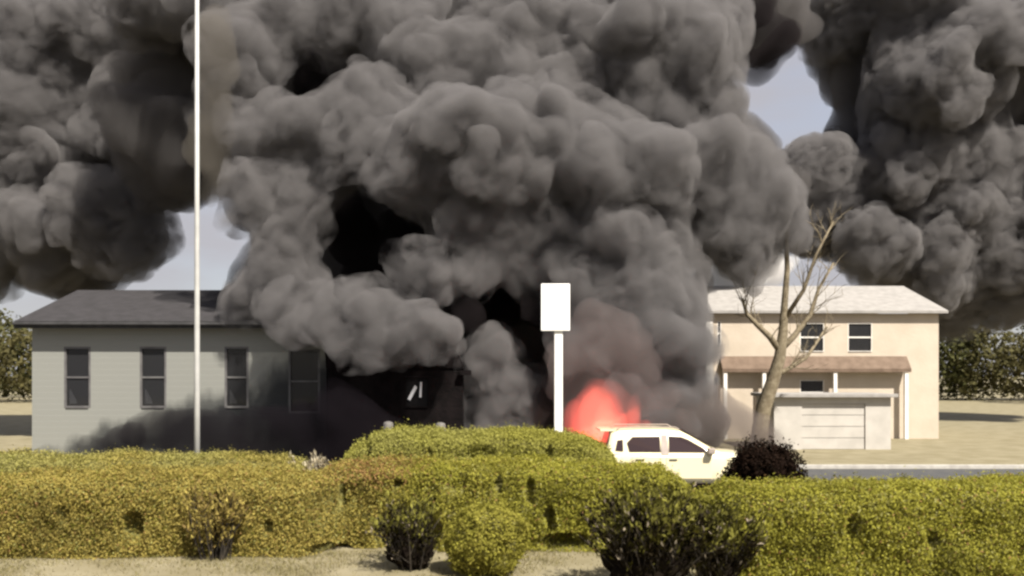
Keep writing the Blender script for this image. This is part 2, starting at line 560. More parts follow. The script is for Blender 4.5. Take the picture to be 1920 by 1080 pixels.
# ragged charred upper wall
top_poly = [(B(560), Bz(604)), (B(590), Bz(612)), (B(612), Bz(632)), (B(650), Bz(652)), (B(668), Bz(668)), (B(700), Bz(681)), (B(745), Bz(678)), (B(770), Bz(684)),
            (B(812), Bz(672)), (B(830), Bz(662)), (B(852), Bz(654)), (B(862), Bz(668)), (B(872), Bz(690)), (B(612), Bz(690)), (B(608), Bz(640)), (B(580), Bz(626)), (B(560), Bz(612))]
MB().prism(top_poly, -0.06, 0.16).build('roof_edge', M['char'], burnt)
rr = random.Random(3)
for i in range(9):
    x = B(640 + i * 27)
    z0 = Bz(690)
    l = 0.7 + rr.random() * 1.4
    a = math.radians(25 + rr.random() * 30)
    mb = MB()
    mb.tube([(x, 0.3, z0 - 0.05), (x + rr.uniform(-.1, .1), 0.3 + l * math.cos(a), z0 + l * math.sin(a) * 0.75)], [0.06, 0.035], 4)
    mb.build('rafter', M['char'], burnt)
MB().box(B(862), B(884), -0.25, 0.0, Bz(703), Bz(694)).build('eave_stub', M['char'], burnt)
fr = window(burnt, ww[0] + 0.06, ww[1] - 0.06, ww[2] + 0.06, ww[3] - 0.06, 0.05, M['char'], M['soot_pane'], rail=False, mullion=False, w=0.05)
sh = MB()
for poly in ([(B(764), Bz(748)), (B(769), Bz(751)), (B(782), Bz(727)), (B(778), Bz(722))], [(B(786), Bz(745)), (B(790), Bz(745)), (B(791), Bz(717)), (B(788), Bz(716))]):
    sh.prism(poly, 0.0, 0.03)
sh.build('glass_shard', M['curtain'], fr)

# ------------------------------------------------------------------ right house
D3 = 42.0
R0 = P(1322, 0, D3)
house2 = empty('house', (R0.x + 4.5, D3, 0))
tag(house2, 'cream two storey house with tan porch roof behind the bare tree', 'house')
q = lambda px: P(px, 0, D3).x - house2.location.x
qz = lambda py: P(0, py, D3).z
x1r = q(1760)
w2 = [(q(1345), q(1352), qz(648), qz(602)), (q(1500), q(1545), qz(660), qz(605)), (q(1590), q(1635), qz(660), qz(605)), (q(1338), q(1347), qz(745), qz(705)), (q(1500), q(1545), qz(760), qz(712)), (q(1372), q(1404), qz(655), qz(612))]
w2 = w2[:5]
mb = MB()
wall_with_holes(mb, q(1330), x1r, 0, qz(588), 0, 0.2, w2)
mb.box(q(1330), q(1330) + 0.2, 0.2, 9, 0, qz(588)); mb.box(x1r - 0.2, x1r, 0.2, 9, 0, qz(588)); mb.box(q(1330) + 0.2, x1r - 0.2, 8.8, 9, 0, qz(588))
mb.build('wall', M['cream'], house2)
MB().box(q(1324), q(1341) - 0.12, -0.05, 0.0, 0, qz(588)).build('corner_board', M['cream_trim'], house2)
for a, b, c, d in w2:
    window(house2, a + 0.03, b - 0.03, c + 0.05, d - 0.05, 0.06, M['cream_trim'], M['pane'], rail=True, w=0.03)
mb = MB()
zz = qz(588)
prof = [(-0.3, zz), (-0.3, zz + 0.12), (4.5, zz + 1.7), (9.3, zz + 0.12), (9.3, zz), (4.5, zz + 1.55)]
va = [mb.bm.verts.new((q(1326), y, z)) for y, z in prof]
vb = [mb.bm.verts.new((x1r + 0.3, y, z)) for y, z in prof]
mb.bm.faces.new(va); mb.bm.faces.new(list(reversed(vb)))
for i in range(6):
    j = (i + 1) % 6
    mb.bm.faces.new((va[j], va[i], vb[i], vb[j]))
mb.build('roof', M['grey_roof'], house2)
# porch
mb = MB()
pz0, pz1 = qz(697), qz(672)
mb.bm.verts.ensure_lookup_table()
pv = [(-0.5, pz0 - 0.02), (-0.5, pz0 + 0.14), (-0.005, pz1 + 0.1), (-0.005, pz1 - 0.1)]
va = [mb.bm.verts.new((q(1350), y, z)) for y, z in pv]; vb = [mb.bm.verts.new((q(1700), y, z)) for y, z in pv]
mb.bm.faces.new(va); mb.bm.faces.new(list(reversed(vb)))
for i in range(4):
    j = (i + 1) % 4
    mb.bm.faces.new((va[j], va[i], vb[i], vb[j]))
mb.build('porch_roof', M['tan_roof'], house2)
for px in (1356, 1428, 1560, 1692):
    MB().box(q(px) - 0.08, q(px) + 0.08, -0.46, -0.30, 0, pz0 - 0.03).build('porch_post', M['cream_trim'], house2, bevel=0.01)

# small white garage
D4 = 36.0
gx0 = P(1430, 0, D4).x
gar = empty('garage', (gx0 + 2.45, D4, 0))
tag(gar, 'low white garage with roll up door at foot of bare tree', 'garage')
gz = P(0, 745, D4).z
mb = MB()
wall_with_holes(mb, -2.0, 2.6, 0, gz, 0, 0.15, [(-0.9, 1.6, 0, gz - 0.25)])
mb.box(-2.0, -1.85, 0.15, 2.6, 0, gz); mb.box(2.45, 2.6, 0.15, 2.6, 0, gz); mb.box(-1.85, 2.45, 2.45, 2.6, 0, gz)
mb.build('wall', M['garage'], gar)
gd = empty('door', (0, 0, 0)); gd.parent = gar
for k in range(4):
    h_ = (gz - 0.25) / 4
    MB().box(-0.89, 1.59, 0.05, 0.10, k * h_ + 0.01, (k + 1) * h_ - 0.01).build('panel', M['garage'], gd, bevel=0.006)
MB().box(-2.2, 2.8, -0.25, 2.8, gz + 0.002, gz + 0.14).build('roof', M['grey_roof'], gar, bevel=0.02)

# ------------------------------------------------------------------ trees
def limb_path(p0, dir0, length, n, wob, rnd, up=0.0):
    pts = [Vector(p0)]
    d = Vector(dir0).normalized()
    for i in range(n):
        d = (d + Vector((rnd.uniform(-wob, wob), rnd.uniform(-wob, wob), rnd.uniform(-wob, wob) + up))).normalized()
        pts.append(pts[-1] + d * length / n)
    return pts, d

def bare_tree(loc, label, trunk_pts, limbs, seed, twig_leaf=None):
    rnd = random.Random(seed)
    t = empty('bare_tree', loc)
    tag(t, label, 'tree')
    tp, tr = trunk_pts
    MB().tube(tp, tr, 10).build('trunk', M['bark'], t, smooth=True)
    tw = MB()
    ends = []
    for pts, r0, r1 in limbs:
        n = len(pts)
        MB().tube(pts, [r0 + (r1 - r0) * i / (n - 1) for i in range(n)], 8).build('limb', M['bark'], t, smooth=True)
        for k in range(12):
            u = 0.2 + 0.75 * rnd.random()
            i = min(n - 2, int(u * (n - 1)))
            f = u * (n - 1) - i
            p = Vector(pts[i]).lerp(Vector(pts[i + 1]), f)
            d = (Vector(pts[i + 1]) - Vector(pts[i])).normalized() + Vector((rnd.uniform(-1, 1), rnd.uniform(-1, 1), rnd.uniform(-.3, 1)))
            b, dd = limb_path(p, d, 0.6 + rnd.random() * 1.1, 4, 0.25, rnd, 0.06)
            tw.tube(b, [0.022, 0.018, 0.014, 0.01, 0.006], 4, cap=False)
            for m_ in range(5):
                c, _ = limb_path(b[1 + m_ % 4], dd + Vector((rnd.uniform(-1, 1), rnd.uniform(-1, 1), rnd.uniform(-.4, .8))), 0.3 + rnd.random() * 0.4, 3, 0.3, rnd)
                tw.tube(c, [0.010, 0.008, 0.006, 0.004], 3, cap=False)
    o = tw.build('crown', M['bark'], t)
    return t

D5 = 33.0
t0 = P(1415, 0, D5)
TREE_SHIFT = 12 * D5 / F
rel = lambda px, py, dy=0.0: Vector((P(px, 0, D5).x - t0.x, dy, P(0, py, D5).z))
trunk = ([rel(1408, 856), rel(1414, 800), rel(1420, 765), rel(1437, 715), rel(1450, 670), rel(1456, 625), rel(1459, 570), rel(1464, 505), rel(1462, 440), rel(1470, 380)], [0.36, 0.30, 0.27, 0.24, 0.21, 0.17, 0.12, 0.095, 0.07, 0.04])
limbs = [([rel(1452, 660), rel(1430, 632, -.1), rel(1405, 610, -.2), rel(1386, 590, -.2), rel(1376, 560, -.25)], 0.13, 0.05),
         ([rel(1452, 655), rel(1480, 630, .2), rel(1512, 590, .3), rel(1530, 540, .4), rel(1560, 490, .5)], 0.13, 0.04),
         ([rel(1458, 600), rel(1490, 545, -.3), rel(1510, 480, -.5), rel(1540, 420, -.6)], 0.09, 0.03),
         ([rel(1440, 705), rel(1475, 690, .4), rel(1515, 670, .9), rel(1560, 610, 1.2)], 0.10, 0.04)]
bare_tree((t0.x + TREE_SHIFT, D5, 0), 'leaning bare tree with olive brown bark before the cream house', trunk, limbs, 5)

# ------------------------------------------------------------------ leaves
def leaves_mesh(name, pts, nrm, size, cols, rnd, spread=0.62, aspect=0.55, axis=None):
    """pts (n,3), nrm (n,3) outward directions, size (n,), cols (n,3): one folded leaf of four vertices each"""
    n = len(pts)
    d = nrm + rnd.normal(0, spread, (n, 3))
    d /= np.linalg.norm(d, axis=1, keepdims=True) + 1e-9
    a = rnd.normal(0, 1, (n, 3))
    t = np.cross(d, a); t /= np.linalg.norm(t, axis=1, keepdims=True) + 1e-9
    if axis is not None:      # long leaves that follow their stem
        t = axis + rnd.normal(0, 0.35, (n, 3)); t /= np.linalg.norm(t, axis=1, keepdims=True) + 1e-9
        d = np.cross(t, a); d /= np.linalg.norm(d, axis=1, keepdims=True) + 1e-9
    b = np.cross(d, t)
    s = size[:, None]
    V = np.empty((n, 4, 3))
    V[:, 0] = pts - t * s * 0.5
    V[:, 1] = pts + b * s * aspect * 0.5 + d * s * 0.10
    V[:, 2] = pts + t * s * 0.5 - d * s * 0.08
    V[:, 3] = pts - b * s * aspect * 0.5 + d * s * 0.10
    idx = np.arange(n * 4).reshape(n, 4)
    me = mesh_np(name, V.reshape(-1, 3), idx, 4)
    at = me.attributes.new('leaf_colour', 'FLOAT_COLOR', 'POINT')
    c = np.ones((n, 4, 4), dtype=np.float32)
    c[:, :, :3] = np.repeat(cols[:, None, :], 4, 1)
    at.data.foreach_set('color', c.ravel())
    return me

def mixc(a, b, t):
    t = np.clip(t, 0, 1)[:, None]
    return np.asarray(a) * (1 - t) + np.asarray(b) * t

def hedge(label, table, depth_fn, seed, n_leaf, palette, holes=(), amp=0.13, xr=None, leaf=(0.028, 0.058), rnd_top=0.22, name='hedge'):
    """table rows (px, top row, base row) read off the photograph: base row gives the distance, top row the height"""
    rnd = np.random.default_rng(seed)
    T = np.array(table, dtype=float)
    d = H * F / (T[:, 2] - HZ)
    X = (T[:, 0] - 960) * d / F
    Zt = H - (T[:, 1] - HZ) * d / F
    fy = lambda x: np.interp(x, X, d)
    fz = lambda x: np.interp(x, X, Zt)
    x0, x1 = (X[0], X[-1])
    def surface(u, t):
        """u: x, t in 0..1 round the section; returns position, outward normal"""
        yf, zt, dep = fy(u), fz(u), depth_fn(u)
        r = np.minimum(rnd_top, zt * 0.4)
        l1 = zt - r; l2 = r * math.pi / 2; l3 = dep - 2 * r; l4 = l2; l5 = zt - r
        tot = l1 + l2 + l3 + l4 + l5
        s = t * tot
        y = np.zeros_like(u); z = np.zeros_like(u); ny = np.zeros_like(u); nz_ = np.zeros_like(u)
        m = s < l1
        y[m] = yf[m]; z[m] = s[m]; ny[m] = -1
        a = (s - l1) / np.maximum(r, 1e-6)
        m = (s >= l1) & (s < l1 + l2)
        y[m] = (yf + r - r * np.cos(a))[m]; z[m] = (zt - r + r * np.sin(a))[m]; ny[m] = -np.cos(a)[m]; nz_[m] = np.sin(a)[m]
        b = s - l1 - l2
        m = (b >= 0) & (b < l3)
        y[m] = (yf + r + b)[m]; z[m] = zt[m]; nz_[m] = 1
        c = (b - l3) / np.maximum(r, 1e-6)
        m = (b >= l3) & (c < math.pi / 2)
        y[m] = (yf + dep - r + r * np.sin(c))[m]; z[m] = (zt - r + r * np.cos(c))[m]; ny[m] = np.sin(c)[m]; nz_[m] = np.cos(c)[m]
        e = b - l3 - l4
        m = e >= 0
        y[m] = (yf + dep)[m]; z[m] = (zt - r - e)[m]; ny[m] = 1
        p = np.stack([u, y, z], 1); n = np.stack([np.zeros_like(u), ny, nz_], 1)
        bul = fbm(p, 0.9, seed, 3) * amp + fbm(p, 2.6, seed + 5, 2) * amp * 0.7
        dent = np.zeros(len(u))
        px = 960 + p[:, 0] * F / p[:, 1]; py = HZ + (H - p[:, 2]) * F / p[:, 1]
        for (hx, hy, rx, ry, dp) in holes:
            k = 1 - ((px - hx) / rx) ** 2 - ((py - hy) / ry) ** 2
            dent = np.maximum(dent, np.where(ny < 0.3, np.clip(k * 1.6, 0, 1) * dp, 0))
        bul = bul - dent
        p = p + n * bul[:, None]
        p[:, 2] = np.maximum(p[:, 2], 0.01)
        return p, n, dent
    zc = float(np.mean(Zt)); per = zc * 2 + float(np.mean(depth_fn(X)))
    root = empty(name, ((x0 + x1) / 2, float(np.mean(d)), 0))
    off = np.array(root.location)
    tag(root, label, 'hedge')
    # inner wood
    nu, nt_ = int((x1 - x0) / 0.16), 34
    U, TT = np.meshgrid(np.linspace(x0, x1, nu), np.linspace(0, 1, nt_), indexing='ij')
    p, n, dent = surface(U.ravel(), TT.ravel())
    p = p - n * 0.10
    p[:, 2] = np.maximum(p[:, 2], -0.02)
    ii = np.arange(nu * nt_).reshape(nu, nt_)
    quads = np.stack([ii[:-1, :-1], ii[1:, :-1], ii[1:, 1:], ii[:-1, 1:]], -1).reshape(-1, 4)
    me = mesh_np('inner_wood', p - off, quads, 4, smooth=True)
    bmc = bmesh.new(); bmc.from_mesh(me)
    for row in (0, nu - 1):
        bmc.verts.ensure_lookup_table()
        try:
            bmc.faces.new([bmc.verts[i] for i in ii[row]])
        except Exception:
            pass
    bmc.to_mesh(me); bmc.free()
    link_mesh('inner_wood', me, M['inner'], root)
    # leaves
    u = rnd.uniform(x0, x1, n_leaf); t = rnd.uniform(0, 0.80, n_leaf)
    p, n, dent = surface(u, t)
    keep = rnd.random(n_leaf) > np.clip(dent * 2.0, 0, 0.8)
    cl = fbm(p, 5.0, seed + 9, 2)
    keep &= rnd.random(n_leaf) > np.clip(-cl * 0.7 - 0.26, 0, 0.6)
    p, n, cl = p[keep], n[keep], cl[keep]
    p = p + n * (rnd.normal(0.0, 0.035, len(p)) + np.clip(cl, 0, 1) * 0.06 + (rnd.random(len(p)) < 0.03) * rnd.uniform(0, 0.14, len(p)))[:, None]
    p[:, 2] = np.maximum(p[:, 2], 0.02)
    sz = rnd.uniform(leaf[0], leaf[1], len(p))
    cols = palette(p, n, rnd)
    me = leaves_mesh('leaves', p - off, n, sz, cols, rnd)
    lo = link_mesh('leaves', me, M['leaf'], root)
    lo['kind'] = 'stuff'
    return root

GREEN = np.array((0.262, 0.245, 0.036)); OCHRE = np.array((0.295, 0.236, 0.060)); DRY = np.array((0.27, 0.16, 0.06)); PALE = np.array((0.29, 0.275, 0.09)); DEEP = np.array((0.15, 0.145, 0.022))

def pal_front(p, n, rnd):
    px = 960 + p[:, 0] * F / p[:, 1]
    k = fbm(p, 0.7, 71, 3)
    c = mixc(OCHRE, GREEN, (px - 560) / 380 + k * 0.55)
    c = c * (1 - 0.0)
    br = np.exp(-((px - 695) / 70) ** 2) * np.clip((p[:, 2] - 0.95) / 0.3, 0, 1)
    m = rnd.random(len(p)) < np.clip(br * 0.7 + 0.03, 0, 1)
    c[m] = DRY
    m = rnd.random(len(p)) < 0.07
    c[m] = PALE
    c = c * (1 - 0.30 * np.clip(fbm(p, 2.1, 88, 2) * 2.2 - 0.25, 0, 1))[:, None]
    m = rnd.random(len(p)) < 0.08
    c[m] = DEEP
    return c * rnd.uniform(0.9, 1.14, (len(p), 1))

def pal_rear(p, n, rnd):
    k = fbm(p, 0.8, 33, 3)
    c = mixc(GREEN, PALE, 0.35 + k * 0.8)
    m = rnd.random(len(p)) < 0.12
    c[m] = DEEP
    return c * rnd.uniform(0.9, 1.12, (len(p), 1))

def pal_left(p, n, rnd):
    k = fbm(p, 0.8, 39, 3)
    c = mixc(OCHRE, PALE, 0.55 + k * 0.8)
    m = rnd.random(len(p)) < 0.10
    c[m] = DEEP
    return c * rnd.uniform(0.9, 1.12, (len(p), 1))

front_tab = [(-260, 915, 1050), (0, 908, 1048), (200, 906, 1046), (365, 905, 1045), (560, 908, 1045), (600, 890, 1040), (650, 880, 1028), (800, 879, 1034), (1000, 880, 1035), (1150, 884, 1035),
             (1265, 893, 1046), (1292, 915, 1056), (1315, 938, 1066), (1352, 940, 1076), (1385, 932, 1084), (1420, 930, 1088), (1500, 931, 1092), (1700, 926, 1094), (2200, 922, 1096)]
holes = [(410, 985, 34, 60, 0.30), (640, 930, 9, 30, 0.25), (765, 1000, 70, 60, 0.35), (855, 898, 26, 28, 0.16), (935, 905, 9, 26, 0.22), (995, 920, 12, 32, 0.22), (1030, 965, 12, 18, 0.3),
         (1035, 985, 11, 14, 0.3), (945, 990, 12, 9, 0.28), (503, 985, 10, 14, 0.22), (620, 1030, 46, 14, 0.35), (1060, 1015, 60, 18, 0.30), (1230, 1010, 110, 70, 0.4), (745, 905, 10, 12, 0.25),
         (1405, 975, 12, 16, 0.22), (1350, 1010, 16, 26, 0.22), (1205, 900, 8, 14, 0.16), (250, 985, 22, 30, 0.25), (120, 960, 12, 16, 0.2), (1600, 985, 18, 26, 0.2), (1750, 1010, 14, 18, 0.2)]
hedge('long clipped hedge of olive green and ochre leaves along the front', front_tab, lambda x: np.full_like(np.asarray(x, float), 1.7), 21, 300000, pal_front, holes)
hedge('low pale hedge in front of the grey sided house', [(-320, 866, 993), (100, 862, 993), (365, 861, 993), (480, 863, 993), (545, 872, 993), (562, 890, 993)], lambda x: np.full_like(np.asarray(x, float), 1.3), 22, 60000, pal_left)
hedge('taller block of trimmed green hedge at the foot of the white sign', [(637, 875, 1000), (648, 856, 1000), (668, 838, 1000), (705, 827, 1000), (760, 823, 1000), (900, 821, 1000), (1050, 823, 1000), (1110, 832, 1000), (1142, 850, 1000), (1160, 875, 1000)],
      lambda x: np.full_like(np.asarray(x, float), 1.9), 23, 85000, pal_rear, holes=[(1030, 850, 10, 22, 0.2), (900, 850, 30, 18, 0.14), (690, 842, 9, 16, 0.2), (800, 850, 12, 12, .15)])

# ------------------------------------------------------------------ shrubs
def twiggy_shrub(px, base_row, halfw, top_row, label, seed, n_stem, n_leaf, palette, twig_mat, core=True, leaf_mat_='leaf_dark', name='shrub', leaf=(0.05, 0.11), group=None, upper=0.25):
    rnd = random.Random(seed); rn = np.random.default_rng(seed)
    d = H * F / (base_row - HZ)
    c = P(px, base_row, d)
    hh = H - (top_row - HZ) * d / F
    ww_ = halfw * d / F
    root = empty(name, (c.x, d, 0))
    tag(root, label, 'shrub', group)
    mb = MB()
    pts_, dirs_ = [], []
    for i in range(n_stem):
        ang = rnd.uniform(0, 2 * math.pi)
        lean = rnd.random() ** 0.6
        L_ = hh * rnd.uniform(0.65, 1.08)
        p0 = Vector((math.cos(ang) * 0.12 * rnd.random() * 2, math.sin(ang) * 0.12 * rnd.random() * 2, 0))
        d0 = Vector((math.cos(ang) * lean * ww_ / hh, math.sin(ang) * lean * ww_ / hh, 1.0))
        st, dd = limb_path(p0, d0, L_, 6, 0.13, rnd, 0.03)
        r = rnd.uniform(0.009, 0.02)
        mb.tube(st, [r * (1 - 0.12 * k) for k in range(7)], 4, cap=False)
        for k in range(5):
            j = rnd.randint(1, 5)
            br, bd = limb_path(st[j], dd + Vector((rnd.uniform(-1, 1), rnd.uniform(-1, 1), rnd.uniform(-.1, .7))), rnd.uniform(0.14, 0.42), 3, 0.25, rnd, 0.03)
            mb.tube(br, [0.007, 0.0055, 0.004, 0.003], 3, cap=False)
            pts_ += br[1:]; dirs_ += [bd] * 3
        pts_ += st[3:]; dirs_ += [dd] * 4
    mb.build('stems', twig_mat, root)
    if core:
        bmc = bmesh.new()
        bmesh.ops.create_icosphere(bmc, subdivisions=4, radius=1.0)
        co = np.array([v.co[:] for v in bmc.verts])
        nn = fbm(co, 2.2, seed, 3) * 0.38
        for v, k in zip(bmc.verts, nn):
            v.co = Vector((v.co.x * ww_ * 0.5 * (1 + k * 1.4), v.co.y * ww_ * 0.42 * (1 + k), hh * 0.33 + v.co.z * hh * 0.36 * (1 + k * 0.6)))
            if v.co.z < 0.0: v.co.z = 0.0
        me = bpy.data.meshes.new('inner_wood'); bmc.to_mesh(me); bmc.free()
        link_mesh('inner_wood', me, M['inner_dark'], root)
    A = np.array([p[:] for p in pts_]); Dn = np.array([v[:] for v in dirs_])
    w = np.clip(A[:, 2] / hh, 0.02, 1) ** (upper * 6); w /= w.sum()
    idx = rn.choice(len(A), n_leaf, p=w)
    p = A[idx] + rn.normal(0, 0.04, (n_leaf, 3))
    p[:, 2] = np.maximum(p[:, 2], 0.02)
    cols = palette(p, hh, rn)
    me = leaves_mesh('leaves', p, Dn[idx], rn.uniform(leaf[0], leaf[1], n_leaf), cols, rn, spread=0.8, aspect=0.40, axis=Dn[idx])
    lo = link_mesh('leaves', me, M[leaf_mat_], root); lo['kind'] = 'stuff'
    return root

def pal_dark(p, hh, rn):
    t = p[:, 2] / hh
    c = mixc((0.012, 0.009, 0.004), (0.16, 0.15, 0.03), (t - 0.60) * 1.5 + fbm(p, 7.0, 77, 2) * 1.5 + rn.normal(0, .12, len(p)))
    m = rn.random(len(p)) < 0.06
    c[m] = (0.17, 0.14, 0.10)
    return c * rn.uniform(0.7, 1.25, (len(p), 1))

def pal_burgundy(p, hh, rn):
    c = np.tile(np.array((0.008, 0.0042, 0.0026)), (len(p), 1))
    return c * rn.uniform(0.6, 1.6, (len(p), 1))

def pal_grey(p, hh, rn):
    c = mixc((0.26, 0.21, 0.13), (0.42, 0.37, 0.27), rn.random(len(p)))
    return c * rn.uniform(0.7, 1.2, (len(p), 1))

def pal_green(p, hh, rn):
    c = mixc(GREEN, OCHRE, rn.random(len(p)) * 0.4) * 0.86
    return c * rn.uniform(0.75, 1.2, (len(p), 1))

def pal_brownish(p, hh, rn):
    c = mixc((0.14, 0.095, 0.035), OCHRE, rn.random(len(p)))
    return c * rn.uniform(0.6, 1.15, (len(p), 1))

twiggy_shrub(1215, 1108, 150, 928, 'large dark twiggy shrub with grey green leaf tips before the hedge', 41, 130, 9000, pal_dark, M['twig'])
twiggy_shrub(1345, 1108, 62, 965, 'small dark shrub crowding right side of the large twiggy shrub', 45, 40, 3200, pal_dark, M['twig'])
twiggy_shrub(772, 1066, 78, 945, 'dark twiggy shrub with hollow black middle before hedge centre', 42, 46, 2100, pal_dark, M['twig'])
twiggy_shrub(405, 1049, 48, 930, 'thin brown shrub beside the pole end of the hedge', 43, 30, 1800, pal_brownish, M['twig'], core=False)
twiggy_shrub(592, 985, 40, 866, 'dry grey shrub in gap between the low hedge and tall hedge', 44, 30, 1500, pal_grey, M['pale_twig'], core=False)

# rounded green shrub bulging out of the hedge
def round_shrub(px, base_row, halfw, top_row, label, seed, n, pal=None, lm='leaf', cm='inner', lf=(0.035, 0.065), sp=0.06, amp=0.38):
    rn = np.random.default_rng(seed)
    d = H * F / (base_row - HZ); c = P(px, base_row, d)
    hh = H - (top_row - HZ) * d / F; w_ = halfw * d / F
    root = empty('shrub', (c.x, d, 0)); tag(root, label, 'shrub')
    bmc = bmesh.new(); bmesh.ops.create_icosphere(bmc, subdivisions=4, radius=1.0)
    co = np.array([v.co[:] for v in bmc.verts]); k_ = fbm(co, 1.7, seed, 3) * amp
    for v, k in zip(bmc.verts, k_):
        v.co = Vector((v.co.x * w_ * 0.88 * (1 + k), v.co.y * w_ * 0.88 * (1 + k), max(0.0, hh * 0.48 + v.co.z * hh * 0.47 * (1 + k))))
    me = bpy.data.meshes.new('inner_wood'); bmc.to_mesh(me); bmc.free()
    link_mesh('inner_wood', me, M[cm], root)
    a = rn.normal(0, 1, (n, 3)); a /= np.linalg.norm(a, axis=1, keepdims=True)
    k = fbm(a, 1.7, seed, 3) * amp
    r = (1 + k + rn.normal(0, sp, n))[:, None]
    p = a * r * np.array([w_, w_, hh * 0.5]) + np.array([0, 0, hh * 0.5])
    kp = (p[:, 2] > 0.02) & (rn.random(n) > np.clip(-fbm(p, 6.0, seed + 3, 2) * 1.2 - .1, 0, .8))
    p, a = p[kp], a[kp]
    me = leaves_mesh('leaves', p, a, rn.uniform(lf[0], lf[1], len(p)), (pal or pal_green)(p, hh, rn), rn)
    lo = link_mesh('leaves', me, M[lm], root); lo['kind'] = 'stuff'

round_shrub(912, 1074, 74, 950, 'rounded green shrub bulging forward from the hedge', 51, 15000)
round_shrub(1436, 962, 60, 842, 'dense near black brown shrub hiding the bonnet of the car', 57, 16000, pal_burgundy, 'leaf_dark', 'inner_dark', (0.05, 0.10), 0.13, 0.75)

# ------------------------------------------------------------------ far treeline closing the view behind the houses
def treeline():
    rn = np.random.default_rng(61)
    pts, nr, cs = [], [], []
    for i in range(120):
        a = -1.25 + 2.5 * i / 119 + rn.normal(0, .006)
        r_ = rn.uniform(105, 135)
        cx, cy_ = math.sin(a) * r_, math.cos(a) * r_
        hh = rn.uniform(6.5, 11.5); w_ = rn.uniform(3.0, 5.0)
        n = 1500
        v = rn.normal(0, 1, (n, 3)); v /= np.linalg.norm(v, axis=1, keepdims=True)
        k = (1 + fbm(v + i, 1.6, 5, 3) * 0.55) * rn.uniform(.75, 1.05, n)
        p = v * k[:, None] * np.array([w_, w_, hh * .5]) + np.array([cx, cy_, hh * .52])
        pts.append(p); nr.append(v)
        c0 = mixc((0.05, 0.06, 0.018), (0.10, 0.085, 0.035), np.full(n, rn.random()))
        cs.append(c0 * rn.uniform(.7, 1.25, (n, 1)))
    p = np.concatenate(pts); n_ = np.concatenate(nr); c = np.concatenate(cs)
    kp = p[:, 2] > 0
    me = leaves_mesh('treeline', p[kp], n_[kp], rn.uniform(.35, .75, kp.sum()), c[kp], rn)
    o = link_mesh('treeline', me, M['leaf'])
    tag(o, 'far line of trees beyond the houses', 'trees', kind='stuff')
treeline()

# ------------------------------------------------------------------ dry grass
def grass(n, seed):
    rn = np.random.default_rng(seed)
    x = rn.uniform(-8.5, 8.5, n); y = rn.uniform(12.2, 15.4, n)
    p = np.stack([x, y, np.zeros(n)], 1)
    kp = rn.random(n) < np.clip(0.45 + fbm(p, 0.9, 3, 3) * 1.1, 0.06, 1)
    p = p[kp]; n = len(p)
    h_ = rn.uniform(0.02, 0.07, n); a = rn.uniform(0, math.pi, n); w_ = 0.006
    ln = rn.normal(0, 0.035, (n, 2))
    V = np.empty((n, 3, 3))
    V[:, 0] = p + np.stack([np.cos(a) * w_, np.sin(a) * w_, 0 * a], 1)
    V[:, 1] = p - np.stack([np.cos(a) * w_, np.sin(a) * w_, 0 * a], 1)
    V[:, 2] = p + np.stack([ln[:, 0], ln[:, 1], h_], 1)
    me = mesh_np('grass', V.reshape(-1, 3), np.arange(n * 3), 3)
    at = me.attributes.new('leaf_colour', 'FLOAT_COLOR', 'POINT')
    c = mixc((0.21, 0.17, 0.08), (0.15, 0.14, 0.05), rn.random(n) * 0.8)
    c = c * rn.uniform(0.7, 1.15, (n, 1))
    cc = np.ones((n, 3, 4), dtype=np.float32); cc[:, :, :3] = np.repeat(c[:, None, :], 3, 1)
    at.data.foreach_set('color', cc.ravel())
    o = link_mesh('grass', me, M['grass'])
    tag(o, 'short dry grass on the strip before the hedge', 'grass', kind='stuff')
grass(60000, 5)

# ------------------------------------------------------------------ sign and pole
DS = 19.0
s0 = P(1047, 0, DS)
sign = empty('sign', (s0.x, DS, 0))
tag(sign, 'tall white sign board on a white post behind the hedge', 'sign')
sx = lambda px: P(px, 0, DS).x - s0.x
sz_ = lambda py: P(0, py, DS).z
mb = MB(); mb.box(-0.085, 0.085, -0.085, 0.085, 0, sz_(606))
mb.build('post', M['white_post'], sign, bevel=0.012)
pan = MB().box(sx(1014), sx(1068), -0.135, -0.092, sz_(621), sz_(533)).build('panel', M['white'], sign, bevel=0.018)
for zb in (sz_(545), sz_(603)):
    MB().tube([(0, -0.142, zb), (0, -0.134, zb)], 0.014, 8).build('bolt', M['steel'], pan)
MB().box(-0.11, 0.11, -0.11, 0.11, 0, 0.05).build('base_plate', M['steel'], sign, bevel=0.006)

DP = 19.2
p0 = P(369.5, 0, DP)
pole = empty('pole', (p0.x, DP, 0))
tag(pole, 'slender pale pole rising out of the low hedge past the house', 'pole')
MB().tube([(0, 0, 0), (0, 0, 3), (0, 0, 6), (0, 0, 12.0)], [0.066, 0.058, 0.052, 0.042], 14).build('shaft', M['grey_pole'], pole, smooth=True)
MB().tube([(0, 0, 0), (0, 0, 0.18)], [0.13, 0.10], 14).build('base', M['steel'], pole)
MB().tube([(0, 0, 12.0), (0, 0, 12.12)], [0.07, 0.03], 12).build('cap', M['steel'], pole)

